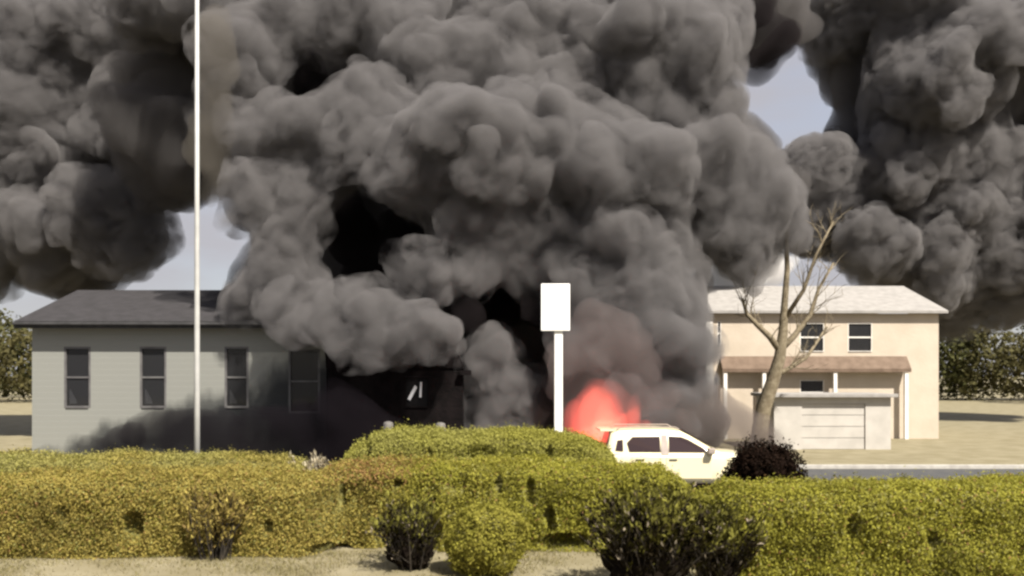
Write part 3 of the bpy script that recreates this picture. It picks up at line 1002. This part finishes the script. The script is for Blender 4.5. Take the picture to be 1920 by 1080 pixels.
# bollards on the parking lot edge in front of the burnt wing
for i, (px, lab) in enumerate(((728, 'grey concrete bollard, nearer the house of the pair at the burnt wing'), (826, 'grey concrete bollard beneath the broken window corner of burnt wing'))):
    d_ = 25.5
    c = P(px, 0, d_)
    b = empty('bollard', (c.x, d_, 0)); tag(b, lab, 'bollard', 'bollards before the burnt wing')
    zt = P(0, 790 if i == 0 else 792, d_).z
    MB().tube([(0, 0, 0.004), (0, 0, zt - 0.08), (0, 0, zt - 0.03), (0, 0, zt)], [0.15, 0.14, 0.12, 0.05], 14).build('post', M['concrete'], b, smooth=True)
    MB().tube([(0, 0, zt - 0.34), (0, 0, zt - 0.22)], 0.1475, 14, cap=False).build('band', M['kerb'], b)

# ------------------------------------------------------------------ car
def car():
    d = 23.0
    xr = P(1132, 0, d).x
    LEN, W = 4.35, 0.90
    root = empty('car', (xr + LEN / 2, d + W, 0.004))
    tag(root, 'cream white hatchback parked side on beside the fire', 'car')
    x0 = -LEN / 2
    body_x = np.array([0, .04, .10, .3, .6, 1.0, 1.6, 2.2, 2.9, 3.4, 3.9, 4.15, 4.28, 4.35])
    belt_z = np.array([.62, .86, .98, 1.02, 1.04, 1.04, 1.03, 1.02, 1.02, .98, .90, .82, .70, .52])
    half = np.array([.70, .78, .83, .87, .89, .90, .90, .90, .90, .89, .86, .80, .72, .62])
    wheels = (0.80, 3.45); R = 0.37
    xs = np.unique(np.concatenate([np.linspace(0, LEN, 60), *[np.linspace(w - R, w + R, 17) for w in wheels]]))
    bm = bmesh.new()
    rings = []
    for x in xs:
        b = float(np.interp(x, body_x, belt_z)); w = float(np.interp(x, body_x, half))
        zb = 0.24 if 0.2 < x < LEN - 0.25 else 0.34
        for wx in wheels:
            if abs(x - wx) < R:
                zb = max(zb, 0.33 + math.sqrt(R * R - (x - wx) ** 2))
        zb = min(zb, b - 0.05)
        zm = zb + (b - zb) * 0.45
        sec = [(0, zb), (w * .96, zb), (w, zb + (b - zb) * .2), (w * 1.0, zm), (w * .985, zb + (b - zb) * .8), (w * .95, b), (w * .80, b + .035), (0, b + .055)]
        ring = []
        for y, z in sec: ring.append(bm.verts.new((x0 + x, -y, z)))
        for y, z in reversed(sec[1:-1]): ring.append(bm.verts.new((x0 + x, y, z)))
        rings.append(ring)
    n = len(rings[0])
    for a, b in zip(rings, rings[1:]):
        for k in range(n):
            bm.faces.new((a[k], b[k], b[(k + 1) % n], a[(k + 1) % n]))
    bm.faces.new(list(reversed(rings[0]))); bm.faces.new(rings[-1])
    bmesh.ops.recalc_face_normals(bm, faces=bm.faces)
    me = bpy.data.meshes.new('body'); bm.to_mesh(me); bm.free()
    me.polygons.foreach_set('use_smooth', np.ones(len(me.polygons), dtype=bool))
    body = link_mesh('body', me, M['paint'], root)
    # cabin: stations of (x, z of roof, half width at roof)
    bm = bmesh.new()
    st = [(0.06, 1.03, .74), (0.14, 1.30, .70), (0.22, 1.56, .66), (0.40, 1.63, .64), (1.0, 1.67, .64), (1.6, 1.665, .64), (1.95, 1.62, .64), (2.2, 1.50, .66), (2.55, 1.29, .70), (2.95, 1.05, .76)]
    rings = []
    for x, z, w in st:
        zb = 1.0
        wb = .845
        ring = []
        wt = w
        for y, zz in ((wb, zb), (wb + (wt - wb) * .5 + .02, zb + (z - zb) * .5), (wt, z - 0.05 if z > 1.2 else z), (wt * .85, z), (0, z + .015)):
            ring.append(bm.verts.new((x0 + x, -y, zz)))
        for y, zz in reversed(((wb, zb), (wb + (wt - wb) * .5 + .02, zb + (z - zb) * .5), (wt, z - 0.05 if z > 1.2 else z), (wt * .85, z))):
            ring.append(bm.verts.new((x0 + x, y, zz)))
        rings.append(ring)
    n = len(rings[0])
    for a, b in zip(rings, rings[1:]):
        for k in range(n - 1):
            bm.faces.new((a[k], b[k], b[k + 1], a[k + 1]))
    bmesh.ops.recalc_face_normals(bm, faces=bm.faces)
    me = bpy.data.meshes.new('roof'); bm.to_mesh(me); bm.free()
    me.polygons.foreach_set('use_smooth', np.ones(len(me.polygons), dtype=bool))
    link_mesh('roof', me, M['paint'], root)
    def side_y(z, s, off):
        t = (z - 1.0) / 0.62
        return s * (.845 + (.64 - .845) * t + .02 * (1 - abs(2 * t - 1)) + off)
    def side_panel(name, poly, s, mat, off, parent=root, thick=0.012):
        mb = MB(); bmx = mb.bm
        a = [bmx.verts.new((x0 + x, side_y(z, s, off + thick), z)) for x, z in poly]
        b = [bmx.verts.new((x0 + x, side_y(z, s, off), z)) for x, z in poly]
        bmx.faces.new(a); bmx.faces.new(list(reversed(b)))
        for i in range(len(poly)):
            j = (i + 1) % len(poly); bmx.faces.new((a[i], a[j], b[j], b[i]))
        return mb.build(name, mat, parent)
    for s in (-1, 1):
        side_panel('rear_side_window', [(0.66, 1.06), (1.44, 1.06), (1.44, 1.46), (0.74, 1.45), (0.60, 1.30)], s, M['car_glass'], .012)
        side_panel('front_side_window', [(1.66, 1.06), (2.62, 1.06), (2.55, 1.14), (2.15, 1.38), (1.98, 1.45), (1.66, 1.47)], s, M['car_glass'], .012)
        side_panel('centre_pillar', [(1.45, 0.99), (1.65, 0.99), (1.62, 1.50), (1.48, 1.50)], s, M['grey_trim'], .020)
        side_panel('quarter_window', [(0.30, 1.10), (0.50, 1.08), (0.50, 1.38), (0.36, 1.36)], s, M['car_glass'], .012)
        for dx0, dx1 in ((0.72, 1.53), (1.57, 2.72)):
            yy = s * 0.905
            dm = MB(); dm.box(x0 + dx0, x0 + dx1, min(yy, yy - s * .03), max(yy, yy - s * .03), .36, .93)
            door = dm.build('door', M['paint'], root, bevel=.008)
            hm = MB(); yo = s * .925
            hm.box(x0 + dx0 + .08, x0 + dx0 + .28, min(yo, s * .9), max(yo, s * .9), .84, .875)
            hm.build('handle', M['black_trim'], door, bevel=.005)
        mm = MB()
        mm.box(x0 + 2.60, x0 + 2.78, min(s * .86, s * 1.08), max(s * .86, s * 1.08), 1.02, 1.17)
        mm.build('mirror', M['grey_trim'], root, bevel=.03)
        MB().tube([(x0 + .35, s * .60, 1.63), (x0 + .45, s * .60, 1.70), (x0 + 1.85, s * .60, 1.70), (x0 + 1.95, s * .60, 1.64)], .018, 6).build('roof_rail', M['grey_trim'], root)
        hl = MB(); hl.box(x0 + 4.02, x0 + 4.27, min(s * .55, s * .79), max(s * .55, s * .79), .68, .80); hl.build('headlight', M['lamp_glass'], root, bevel=.03)
        tl = MB(); tl.box(x0 - .01, x0 + .10, min(s * .64, s * .81), max(s * .64, s * .81), .80, 1.0); tl.build('tail_light', M['red_lamp'], root, bevel=.02)
        for wx in wheels:
            wh = empty('wheel', (x0 + wx, s * .80, .325)); wh.parent = root
            yA, yB = sorted((s * -.10, s * .095))
            tb = MB(); tb.tube([(0, yA, 0), (0, yA + .03, 0), (0, yB - .03, 0), (0, yB, 0)], [.29, .325, .325, .29], 28); tb.build('tyre', M['rubber'], wh, smooth=False)
            rb = MB(); yo = s * .10
            rb.tube([(0, yo - s * .02, 0), (0, yo, 0)], [.225, .21], 24)
            for k in range(5):
                a = k * 2 * math.pi / 5
                rb.tube([(0, yo + s * .004, 0), (math.cos(a) * .2, yo + s * .004, math.sin(a) * .2)], [.035, .028], 5)
            rb.build('rim', M['alloy'], wh)
    # screens
    def screen(name, xa, za, xb, zb, wa, wb):
        dx, dz = xb - xa, zb - za
        nx, nz = -dz, dx
        l = math.hypot(nx, nz); nx, nz = nx / l * .012, nz / l * .012
        if name == 'windscreen': nx, nz = abs(nx), abs(nz)
        else: nx, nz = -abs(nx), abs(nz)
        mb = MB(); v = [mb.bm.verts.new((x0 + x + k * nx, y, z + k * nz)) for k in (1.0, 1.9) for x, y, z in ((xa, -wa, za), (xa, wa, za), (xb, wb, zb), (xb, -wb, zb))]
        for f in ((0, 1, 2, 3), (7, 6, 5, 4), (0, 4, 5, 1), (1, 5, 6, 2), (2, 6, 7, 3), (3, 7, 4, 0)): mb.bm.faces.new([v[i] for i in f])
        mb.build(name, M['car_glass'], root)
    screen('windscreen', 2.03, 1.61, 2.88, 1.11, .58, .70)
    screen('rear_window', 0.20, 1.53, 0.07, 1.10, .58, .66)
    MB().box(x0 - .06, x0 + .30, -.60, .60, 1.585, 1.63).build('spoiler', M['paint'], root, bevel=.015)
    MB().box(x0 - .05, x0 + .12, -.78, .78, .36, .60).build('bumper', M['paint'], root, bevel=.04)
    MB().box(x0 + 4.2, x0 + 4.40, -.66, .66, .30, .52).build('bumper', M['paint'], root, bevel=.05)
    MB().box(x0 + 4.28, x0 + 4.345, -.38, .38, .56, .66).build('grille', M['black_trim'], root, bevel=.01)
    root.scale = (1, 1, 0.955)
    return root
car()

# ------------------------------------------------------------------ burning heap and flames
DF = 27.6
fc = P(1118, 0, DF)
heap = empty('burnt_heap', (fc.x, DF, 0))
tag(heap, 'charred heap of timber burning behind the hedge', 'burnt heap')
rr = random.Random(8)
for i in range(14):
    a = rr.uniform(0, math.pi); l = rr.uniform(.5, 1.2); z = 0.1 + 0.06 * i
    m_ = Matrix.Translation((rr.uniform(-.5, .5), rr.uniform(-.4, .4), z)) @ Matrix.Rotation(a, 4, 'Z') @ Matrix.Rotation(rr.uniform(-.25, .25), 4, 'Y')
    MB().box(-l, l, -.06, .06, -.05, .05, m_).build('timber', M['char'], heap)

def tongue(parent, x, y, z0, h, r, mat, seed, lean=0.0):
    bm = bmesh.new(); bmesh.ops.create_icosphere(bm, subdivisions=4, radius=1.0)
    co = np.array([v.co[:] for v in bm.verts])
    k = fbm(co + seed * 3.1, 1.4, seed, 3)
    for v, kk in zip(bm.verts, k):
        t = (v.co.z + 1) / 2
        prof = 1.0 if t < 0.7 else 1.0 - 0.15 * (t - 0.7) / 0.3
        w = r * (1 + 0.30 * kk) * prof
        v.co = Vector((x + v.co.x * w + lean * t * t, y + v.co.y * w, z0 + t * h * (1 + .06 * kk)))
    me = bpy.data.meshes.new('tongue'); bm.to_mesh(me); bm.free()
    me.polygons.foreach_set('use_smooth', np.ones(len(me.polygons), dtype=bool))
    return link_mesh('tongue', me, mat, parent)
fire = empty('fire', (fc.x, DF - 0.15, 0))
tag(fire, 'red orange flames leaping up behind the white sign post', 'fire')
tongue(fire, 0.15, .2, 0.1, 2.75, 1.05, M['flame_halo'], 11, .05)
tongue(fire, 0.02, .2, 0.1, 2.75, 0.85, M['flame_halo'], 12, .0)
tongue(fire, 0.05, -.05, 0.3, 2.35, 0.72, M['flame'], 13, .05)
tongue(fire, -0.30, 0, 0.2, 2.35, 0.55, M['flame'], 1, .1)
tongue(fire, 0.00, -.1, 0.5, 2.15, 0.55, M['flame_core'], 2, .05)
tongue(fire, 0.38, .1, 0.2, 2.25, 0.50, M['flame'], 3, .15)
tongue(fire, 0.95, .1, 0.2, 2.2, 0.30, M['flame'], 4, .25)
tongue(fire, -0.58, .3, 0.2, 2.0, 0.40, M['flame'], 5, -.1)
tongue(fire, 0.02, .45, 0.4, 2.3, 0.45, M['flame'], 6, -.1)
tongue(fire, 0.20, -.3, 0.4, 1.85, 0.45, M['flame_core'], 7, .1)
tongue(fire, 1.45, .4, 0.2, 1.4, 0.40, M['flame'], 8, .1)

# ------------------------------------------------------------------ smoke
_ico = {}
def ico(sub):
    if sub not in _ico:
        bm = bmesh.new(); bmesh.ops.create_icosphere(bm, subdivisions=sub, radius=1.0)
        bm.verts.ensure_lookup_table()
        V = np.array([v.co[:] for v in bm.verts]); Fc = np.array([[v.index for v in f.verts] for f in bm.faces])
        bm.free(); _ico[sub] = (V, Fc)
    return _ico[sub]

GAPS = [(384, 468, 76, 66), (1450, 185, 62, 58), (1500, 215, 60, 60), (1480, 545, 60, 75), (1400, 640, 110, 120), (1550, 640, 130, 120), (1480, 720, 190, 120)]
def in_gap(px, py, rp, gaps, f=0.85):
    for gx, gy, rx, ry in gaps:
        if ((px - gx) / (rx + rp * f)) ** 2 + ((py - gy) / (ry + rp * f)) ** 2 < 1: return True
    return False

def smoke_object(name, label, spheres, mat, voxel, disp, seed, sub=2, smooth_it=2):
    """spheres: (x, y, z, r) billows, merged into one closed skin and roughened"""
    V0, F0 = ico(sub)
    S_ = np.array(spheres)
    rn = np.random.default_rng(seed)
    V = (V0[None] * (S_[:, 3] * 1.0)[:, None, None] * (1 + rn.uniform(-.1, .1, (len(S_), 1, 3))) + S_[:, None, :3]).reshape(-1, 3)
    Fi = (F0[None] + (np.arange(len(S_)) * len(V0))[:, None, None]).reshape(-1, 3)
    V[:, 2] = np.maximum(V[:, 2], 0.05)
    me = mesh_np(name + '_raw', V, Fi, 3)
    tmp = bpy.data.objects.new(name + '_raw', me); COL.objects.link(tmp)
    md = tmp.modifiers.new('r', 'REMESH'); md.mode = 'VOXEL'; md.voxel_size = voxel
    if smooth_it:
        sm = tmp.modifiers.new('s', 'SMOOTH'); sm.iterations = smooth_it; sm.factor = 0.5
    dg = bpy.context.evaluated_depsgraph_get(); dg.update()
    me2 = bpy.data.meshes.new_from_object(tmp.evaluated_get(dg))
    bpy.data.objects.remove(tmp); bpy.data.meshes.remove(me)
    nv = len(me2.vertices)
    co = np.empty(nv * 3, dtype=np.float32); me2.vertices.foreach_get('co', co); co = co.reshape(-1, 3)
    no = np.empty(nv * 3, dtype=np.float32); me2.vertices.foreach_get('normal', no); no = no.reshape(-1, 3)
    wob = np.stack([vnoise(co, 0.7, 5), vnoise(co, 0.7, 6), vnoise(co, 0.7, 7)], 1) * 0.35
    # rolling flow: bend the billows out of their round shape
    for fs, fa in ((0.28, 0.75), (0.75, 0.32), (1.8, 0.10)):
        co = co + np.stack([vnoise(co, fs, seed + 31), vnoise(co, fs, seed + 32), vnoise(co, fs, seed + 33) * 0.9], 1) * fa
    for sc_, am in disp:
        w = worley(co + wob, sc_, seed)
        co = co + no * ((np.sqrt(np.clip(1 - w * w, 0, 1)) - 0.72) * am)[:, None]
    co[:, 2] = np.maximum(co[:, 2], 0.05)
    me2.vertices.foreach_set('co', co.astype(np.float32).ravel()); me2.update()
    me2.name = name
    me2.materials.clear()
    o = link_mesh(name, me2, mat)
    tag(o, label, 'smoke', kind='stuff')
    return o

def sph(px, py, rp, d):
    p = P(px, py, d)
    return (p.x, p.y, p.z, rp * d / F)

def children(lst, n, fr, seed, gaps, holes_=(), level=1):
    """smaller billows budding from the skin of the larger ones"""
    rnd = random.Random(seed)
    out = []
    for (x, y, z, r) in lst:
        for k in range(n):
            v = Vector((rnd.gauss(0, 1), rnd.gauss(0, 1) - 0.5, rnd.gauss(0, 1) + 0.25)).normalized()
            rc = r * rnd.uniform(*fr)
            c = Vector((x, y, z)) + v * (r * rnd.uniform(0.78, 0.98))
            px = 960 + c.x * F / c.y; py = HZ + (H - c.z) * F / c.y
            if in_gap(px, py, rc * F / c.y, gaps) or in_gap(px, py, rc * F / c.y, holes_, 0.55): continue
            if c.z < 0.3: continue
            out.append((c.x, c.y, c.z, rc))
    return out

HOLLOW = [(556, 148, 58, 48), (690, 462, 92, 92), (740, 520, 60, 60), (800, 430, 36, 22), (945, 585, 66, 46), (1425, 62, 36, 75), (1310, 432, 14, 46), (1058, 384, 15, 20), (1270, 590, 28, 10), (1022, 690, 28, 75), (1330, 520, 22, 40),
          (560, 300, 46, 14), (760, 205, 16, 16), (690, 100, 16, 22), (880, 45, 34, 16), (1150, 88, 44, 10), (1090, 160, 40, 8), (1240, 235, 50, 12)]
G = []
def g(px, py, rp, d): G.append(sph(px, py, rp, d))
# centre
g(868, 300, 122, 30.5); g(815, 330, 80, 30.0); g(925, 330, 95, 30.3); g(960, 420, 95, 30.5); g(880, 410, 80, 30.6); g(1020, 300, 60, 31.5)
g(1080, 272, 105, 31); g(1130, 330, 90, 30.6); g(1195, 320, 105, 31); g(1140, 440, 95, 30.8); g(1040, 480, 70, 31); g(1235, 450, 80, 31.2); g(1230, 540, 92, 30.6)
g(1310, 340, 90, 32); g(1385, 330, 80, 32.5); g(1395, 430, 75, 32.5); g(1450, 400, 70, 33); g(1310, 260, 80, 33); g(1330, 190, 70, 33.5)
# top right
g(1205, 95, 105, 33.5); g(1290, 110, 90, 33.2); g(1340, 60, 70, 33.5); g(1110, 90, 90, 34); g(1010, 80, 90, 34); g(1060, 190, 80, 33); g(970, 200, 85, 33); g(1230, 200, 85, 33.2); g(1130, 20, 80, 35); g(1240, 20, 80, 35)
# top centre and left
g(910, 120, 90, 33.5); g(830, 150, 85, 33); g(760, 90, 85, 33.5); g(700, 40, 75, 34); g(800, 30, 80, 34.5); g(960, 20, 90, 35)
g(640, 215, 66, 31); g(688, 195, 62, 31.2); g(730, 250, 75, 31.5); g(575, 245, 60, 30.8); g(520, 238, 45, 30.6); g(660, 290, 75, 31.2); g(600, 330, 60, 31.6)
g(470, 110, 62, 32.5); g(450, 190, 55, 32.5); g(500, 60, 60, 33); g(580, 38, 46, 33); g(650, 38, 58, 33.5); g(470, 260, 38, 31)
g(495, 365, 58, 31); g(560, 385, 62, 31); g(470, 400, 38, 31.2); g(540, 465, 62, 31); g(500, 520, 55, 30.8); g(590, 420, 40, 31.4); g(620, 350, 50, 31.8)
g(545, 560, 55, 30.3); g(600, 585, 50, 29.9); g(470, 555, 45, 31)
# lower middle: rolls over the burnt wing
g(690, 590, 62, 29.3); g(740, 620, 58, 29.2); g(790, 635, 48, 29.2); g(650, 610, 48, 29.4); g(700, 640, 42, 29.0)
g(820, 520, 62, 30); g(880, 500, 60, 30.3); g(870, 470, 60, 30.8); g(950, 490, 55, 30.8); g(1000, 530, 50, 30.8)
# column behind the sign
g(915, 690, 48, 31); g(945, 745, 52, 31); g(900, 770, 46, 31); g(960, 790, 50, 31.5); g(925, 830, 60, 31.5); g(880, 830, 50, 31.8)
g(1110, 570, 70, 30.5); g(1090, 640, 55, 30.4); g(1170, 620, 75, 30.0); g(1250, 650, 75, 30.0); g(1190, 710, 60, 29.9); g(1260, 740, 62, 30); g(1282, 715, 34, 30.4); g(1296, 790, 42, 30.6); g(1230, 800, 60, 30); g(1275, 600, 45, 30.4)
# beyond the picture's left and right edges
rl = random.Random(14)
for i in range(64):
    px = rl.uniform(-180, 255); py = rl.uniform(-20, 520); rp = rl.uniform(50, 95)
    if not in_gap(px, py, rp, GAPS): g(px, py, rp, rl.uniform(40.5, 44))
for i in range(20):
    px = rl.uniform(260, 420); py = rl.uniform(-40, 40); rp = rl.uniform(40, 70)
    g(px, py, rp, rl.uniform(33, 36))
for i in range(62):
    px = rl.uniform(1520, 2080); py = rl.uniform(-20, 520); rp = rl.uniform(55, 115)
    if not in_gap(px, py, rp, GAPS): g(px, py, rp, rl.uniform(53, 58))
G1 = children(G, 8, (0.34, 0.60), 5, GAPS, HOLLOW)
G2 = children(G1, 1, (0.35, 0.5), 6, GAPS, HOLLOW)
smoke_object('smoke', 'thick grey billowing smoke rolling up over the burning wing', G + G1 + G2, M['smoke'], 0.13, ((0.8, 0.26), (1.9, 0.08)), 3, smooth_it=4)
G3 = children(G1, 3, (0.30, 0.55), 26, GAPS, HOLLOW)
SHELL = [(x, y, z, r * 1.04 + 0.10) for x, y, z, r in G + G1] + G3
smoke_object('smoke', 'soft thin outer wisps of the grey smoke plume', SHELL, wispy_mat(), 0.14, ((1.1, 0.34), (2.6, 0.16)), 27, smooth_it=2)

# dark smoke behind; its darker colour puts shade into the crevices
Bk = []
for i in range(900):
    px = rl.uniform(-200, 2120); py = rl.uniform(-60, 800); rp = rl.uniform(55, 120)
    if in_gap(px, py, rp, GAPS, 1.0): continue
    if (px < 420 and py > 470) or (px > 1330 and py > 430): continue
    if 350 < px < 450 and 60 < py < 420: continue
    dd = rl.uniform(36.5, 41)
    if px > 1500: dd = rl.uniform(57, 60)
    elif px > 1330: dd = rl.uniform(44, 47)
    elif px < 330: dd = rl.uniform(44, 48)
    Bk.append(sph(px, py, rp, dd))
Bk1 = children(Bk, 3, (0.3, 0.5), 9, GAPS)
smoke_object('smoke', 'dark smoke deep behind the grey billows, coloured for crevice shade', Bk + Bk1, M['smoke_back'], 0.26, ((0.7, 0.4),), 4)

# black smoke low in the plume; the folds' shade is put into its colour
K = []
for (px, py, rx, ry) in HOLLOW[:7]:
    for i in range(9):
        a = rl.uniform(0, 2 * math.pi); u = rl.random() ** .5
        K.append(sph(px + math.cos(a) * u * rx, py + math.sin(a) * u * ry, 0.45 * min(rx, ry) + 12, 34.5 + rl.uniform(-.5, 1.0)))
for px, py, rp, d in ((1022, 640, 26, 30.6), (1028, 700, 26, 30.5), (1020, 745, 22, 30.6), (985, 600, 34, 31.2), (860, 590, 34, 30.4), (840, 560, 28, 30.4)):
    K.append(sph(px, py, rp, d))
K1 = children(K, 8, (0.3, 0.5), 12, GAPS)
smoke_object('smoke', 'jet black smoke filling the hollows of the plume with painted shade', K + K1, M['smoke_hollow_shade'], 0.15, ((0.9, 0.25),), 5)

# added black smoke, darkens the house foot where shade and soot lie
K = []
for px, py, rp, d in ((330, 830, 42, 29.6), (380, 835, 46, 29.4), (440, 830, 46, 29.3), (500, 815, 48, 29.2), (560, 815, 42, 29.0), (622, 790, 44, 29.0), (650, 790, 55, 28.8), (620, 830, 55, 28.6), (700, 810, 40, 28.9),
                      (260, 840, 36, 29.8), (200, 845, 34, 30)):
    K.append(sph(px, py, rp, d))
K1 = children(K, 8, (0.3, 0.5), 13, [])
smoke_object('smoke', 'low black smoke added to darken the foot of the house', K + K1, smoke_mat('foot_shade_smoke', (0.022, 0.018, 0.022), 1.0), 0.15, ((0.9, 0.25),), 6)

# thin brown smoke at the left, thin pale smoke at the right
K = [sph(402 + (i % 3) * 6, 50 + 36 * i, 30 + (i * 7) % 9, 30.9) for i in range(10)] + [sph(360, 60 + 60 * i, 44, 37) for i in range(5)]
smoke_object('smoke', 'thin brown smoke against the sky beside the pole', K + children(K, 8, (0.3, 0.5), 14, GAPS), M['smoke_brown'], 0.18, ((0.7, 0.3),), 7)
K = [sph(1395, 525, 50, 48.5), sph(1430, 510, 46, 48.6), sph(1360, 545, 46, 48.4), sph(1350, 590, 50, 48.5), sph(1400, 560, 44, 48.6), sph(1370, 500, 44, 48.8), sph(1345, 470, 40, 48.6)]
smoke_object('smoke', 'thin pale smoke drifting before the cream house', K + children(K, 8, (0.3, 0.5), 15, []), M['smoke_pale'], 0.15, ((0.9, 0.25),), 8)

K = [sph(1075, 700, 44, 26.2), sph(1120, 690, 50, 26.2), sph(1165, 700, 46, 26.2), sph(1190, 745, 42, 26.1), sph(1150, 775, 46, 26.0), sph(1090, 770, 46, 26.0), sph(1225, 770, 40, 26.3), sph(1120, 640, 44, 26.6)]
smoke_object('smoke', 'thin reddish lit smoke veiling the flames', K + children(K, 8, (0.35, 0.6), 16, []), smoke_mat('veil_smoke', (0.25, 0.21, 0.20), 0.7), 0.13, ((0.9, 0.25),), 9)

K = [sph(1340, 770, 40, 29.5), sph(1370, 800, 38, 29.4), sph(1400, 815, 30, 29.3), sph(1310, 790, 46, 29.3), sph(1260, 790, 50, 29.0), sph(1350, 830, 44, 29.2), sph(1420, 835, 34, 29.6), sph(1225, 770, 42, 28.8)]
smoke_object('smoke', 'brownish grey smoke low behind the car roof', K + children(K, 8, (0.35, 0.6), 17, []), smoke_mat('low_brown_smoke', (0.25, 0.21, 0.19), 0.9), 0.13, ((0.9, 0.25),), 10)
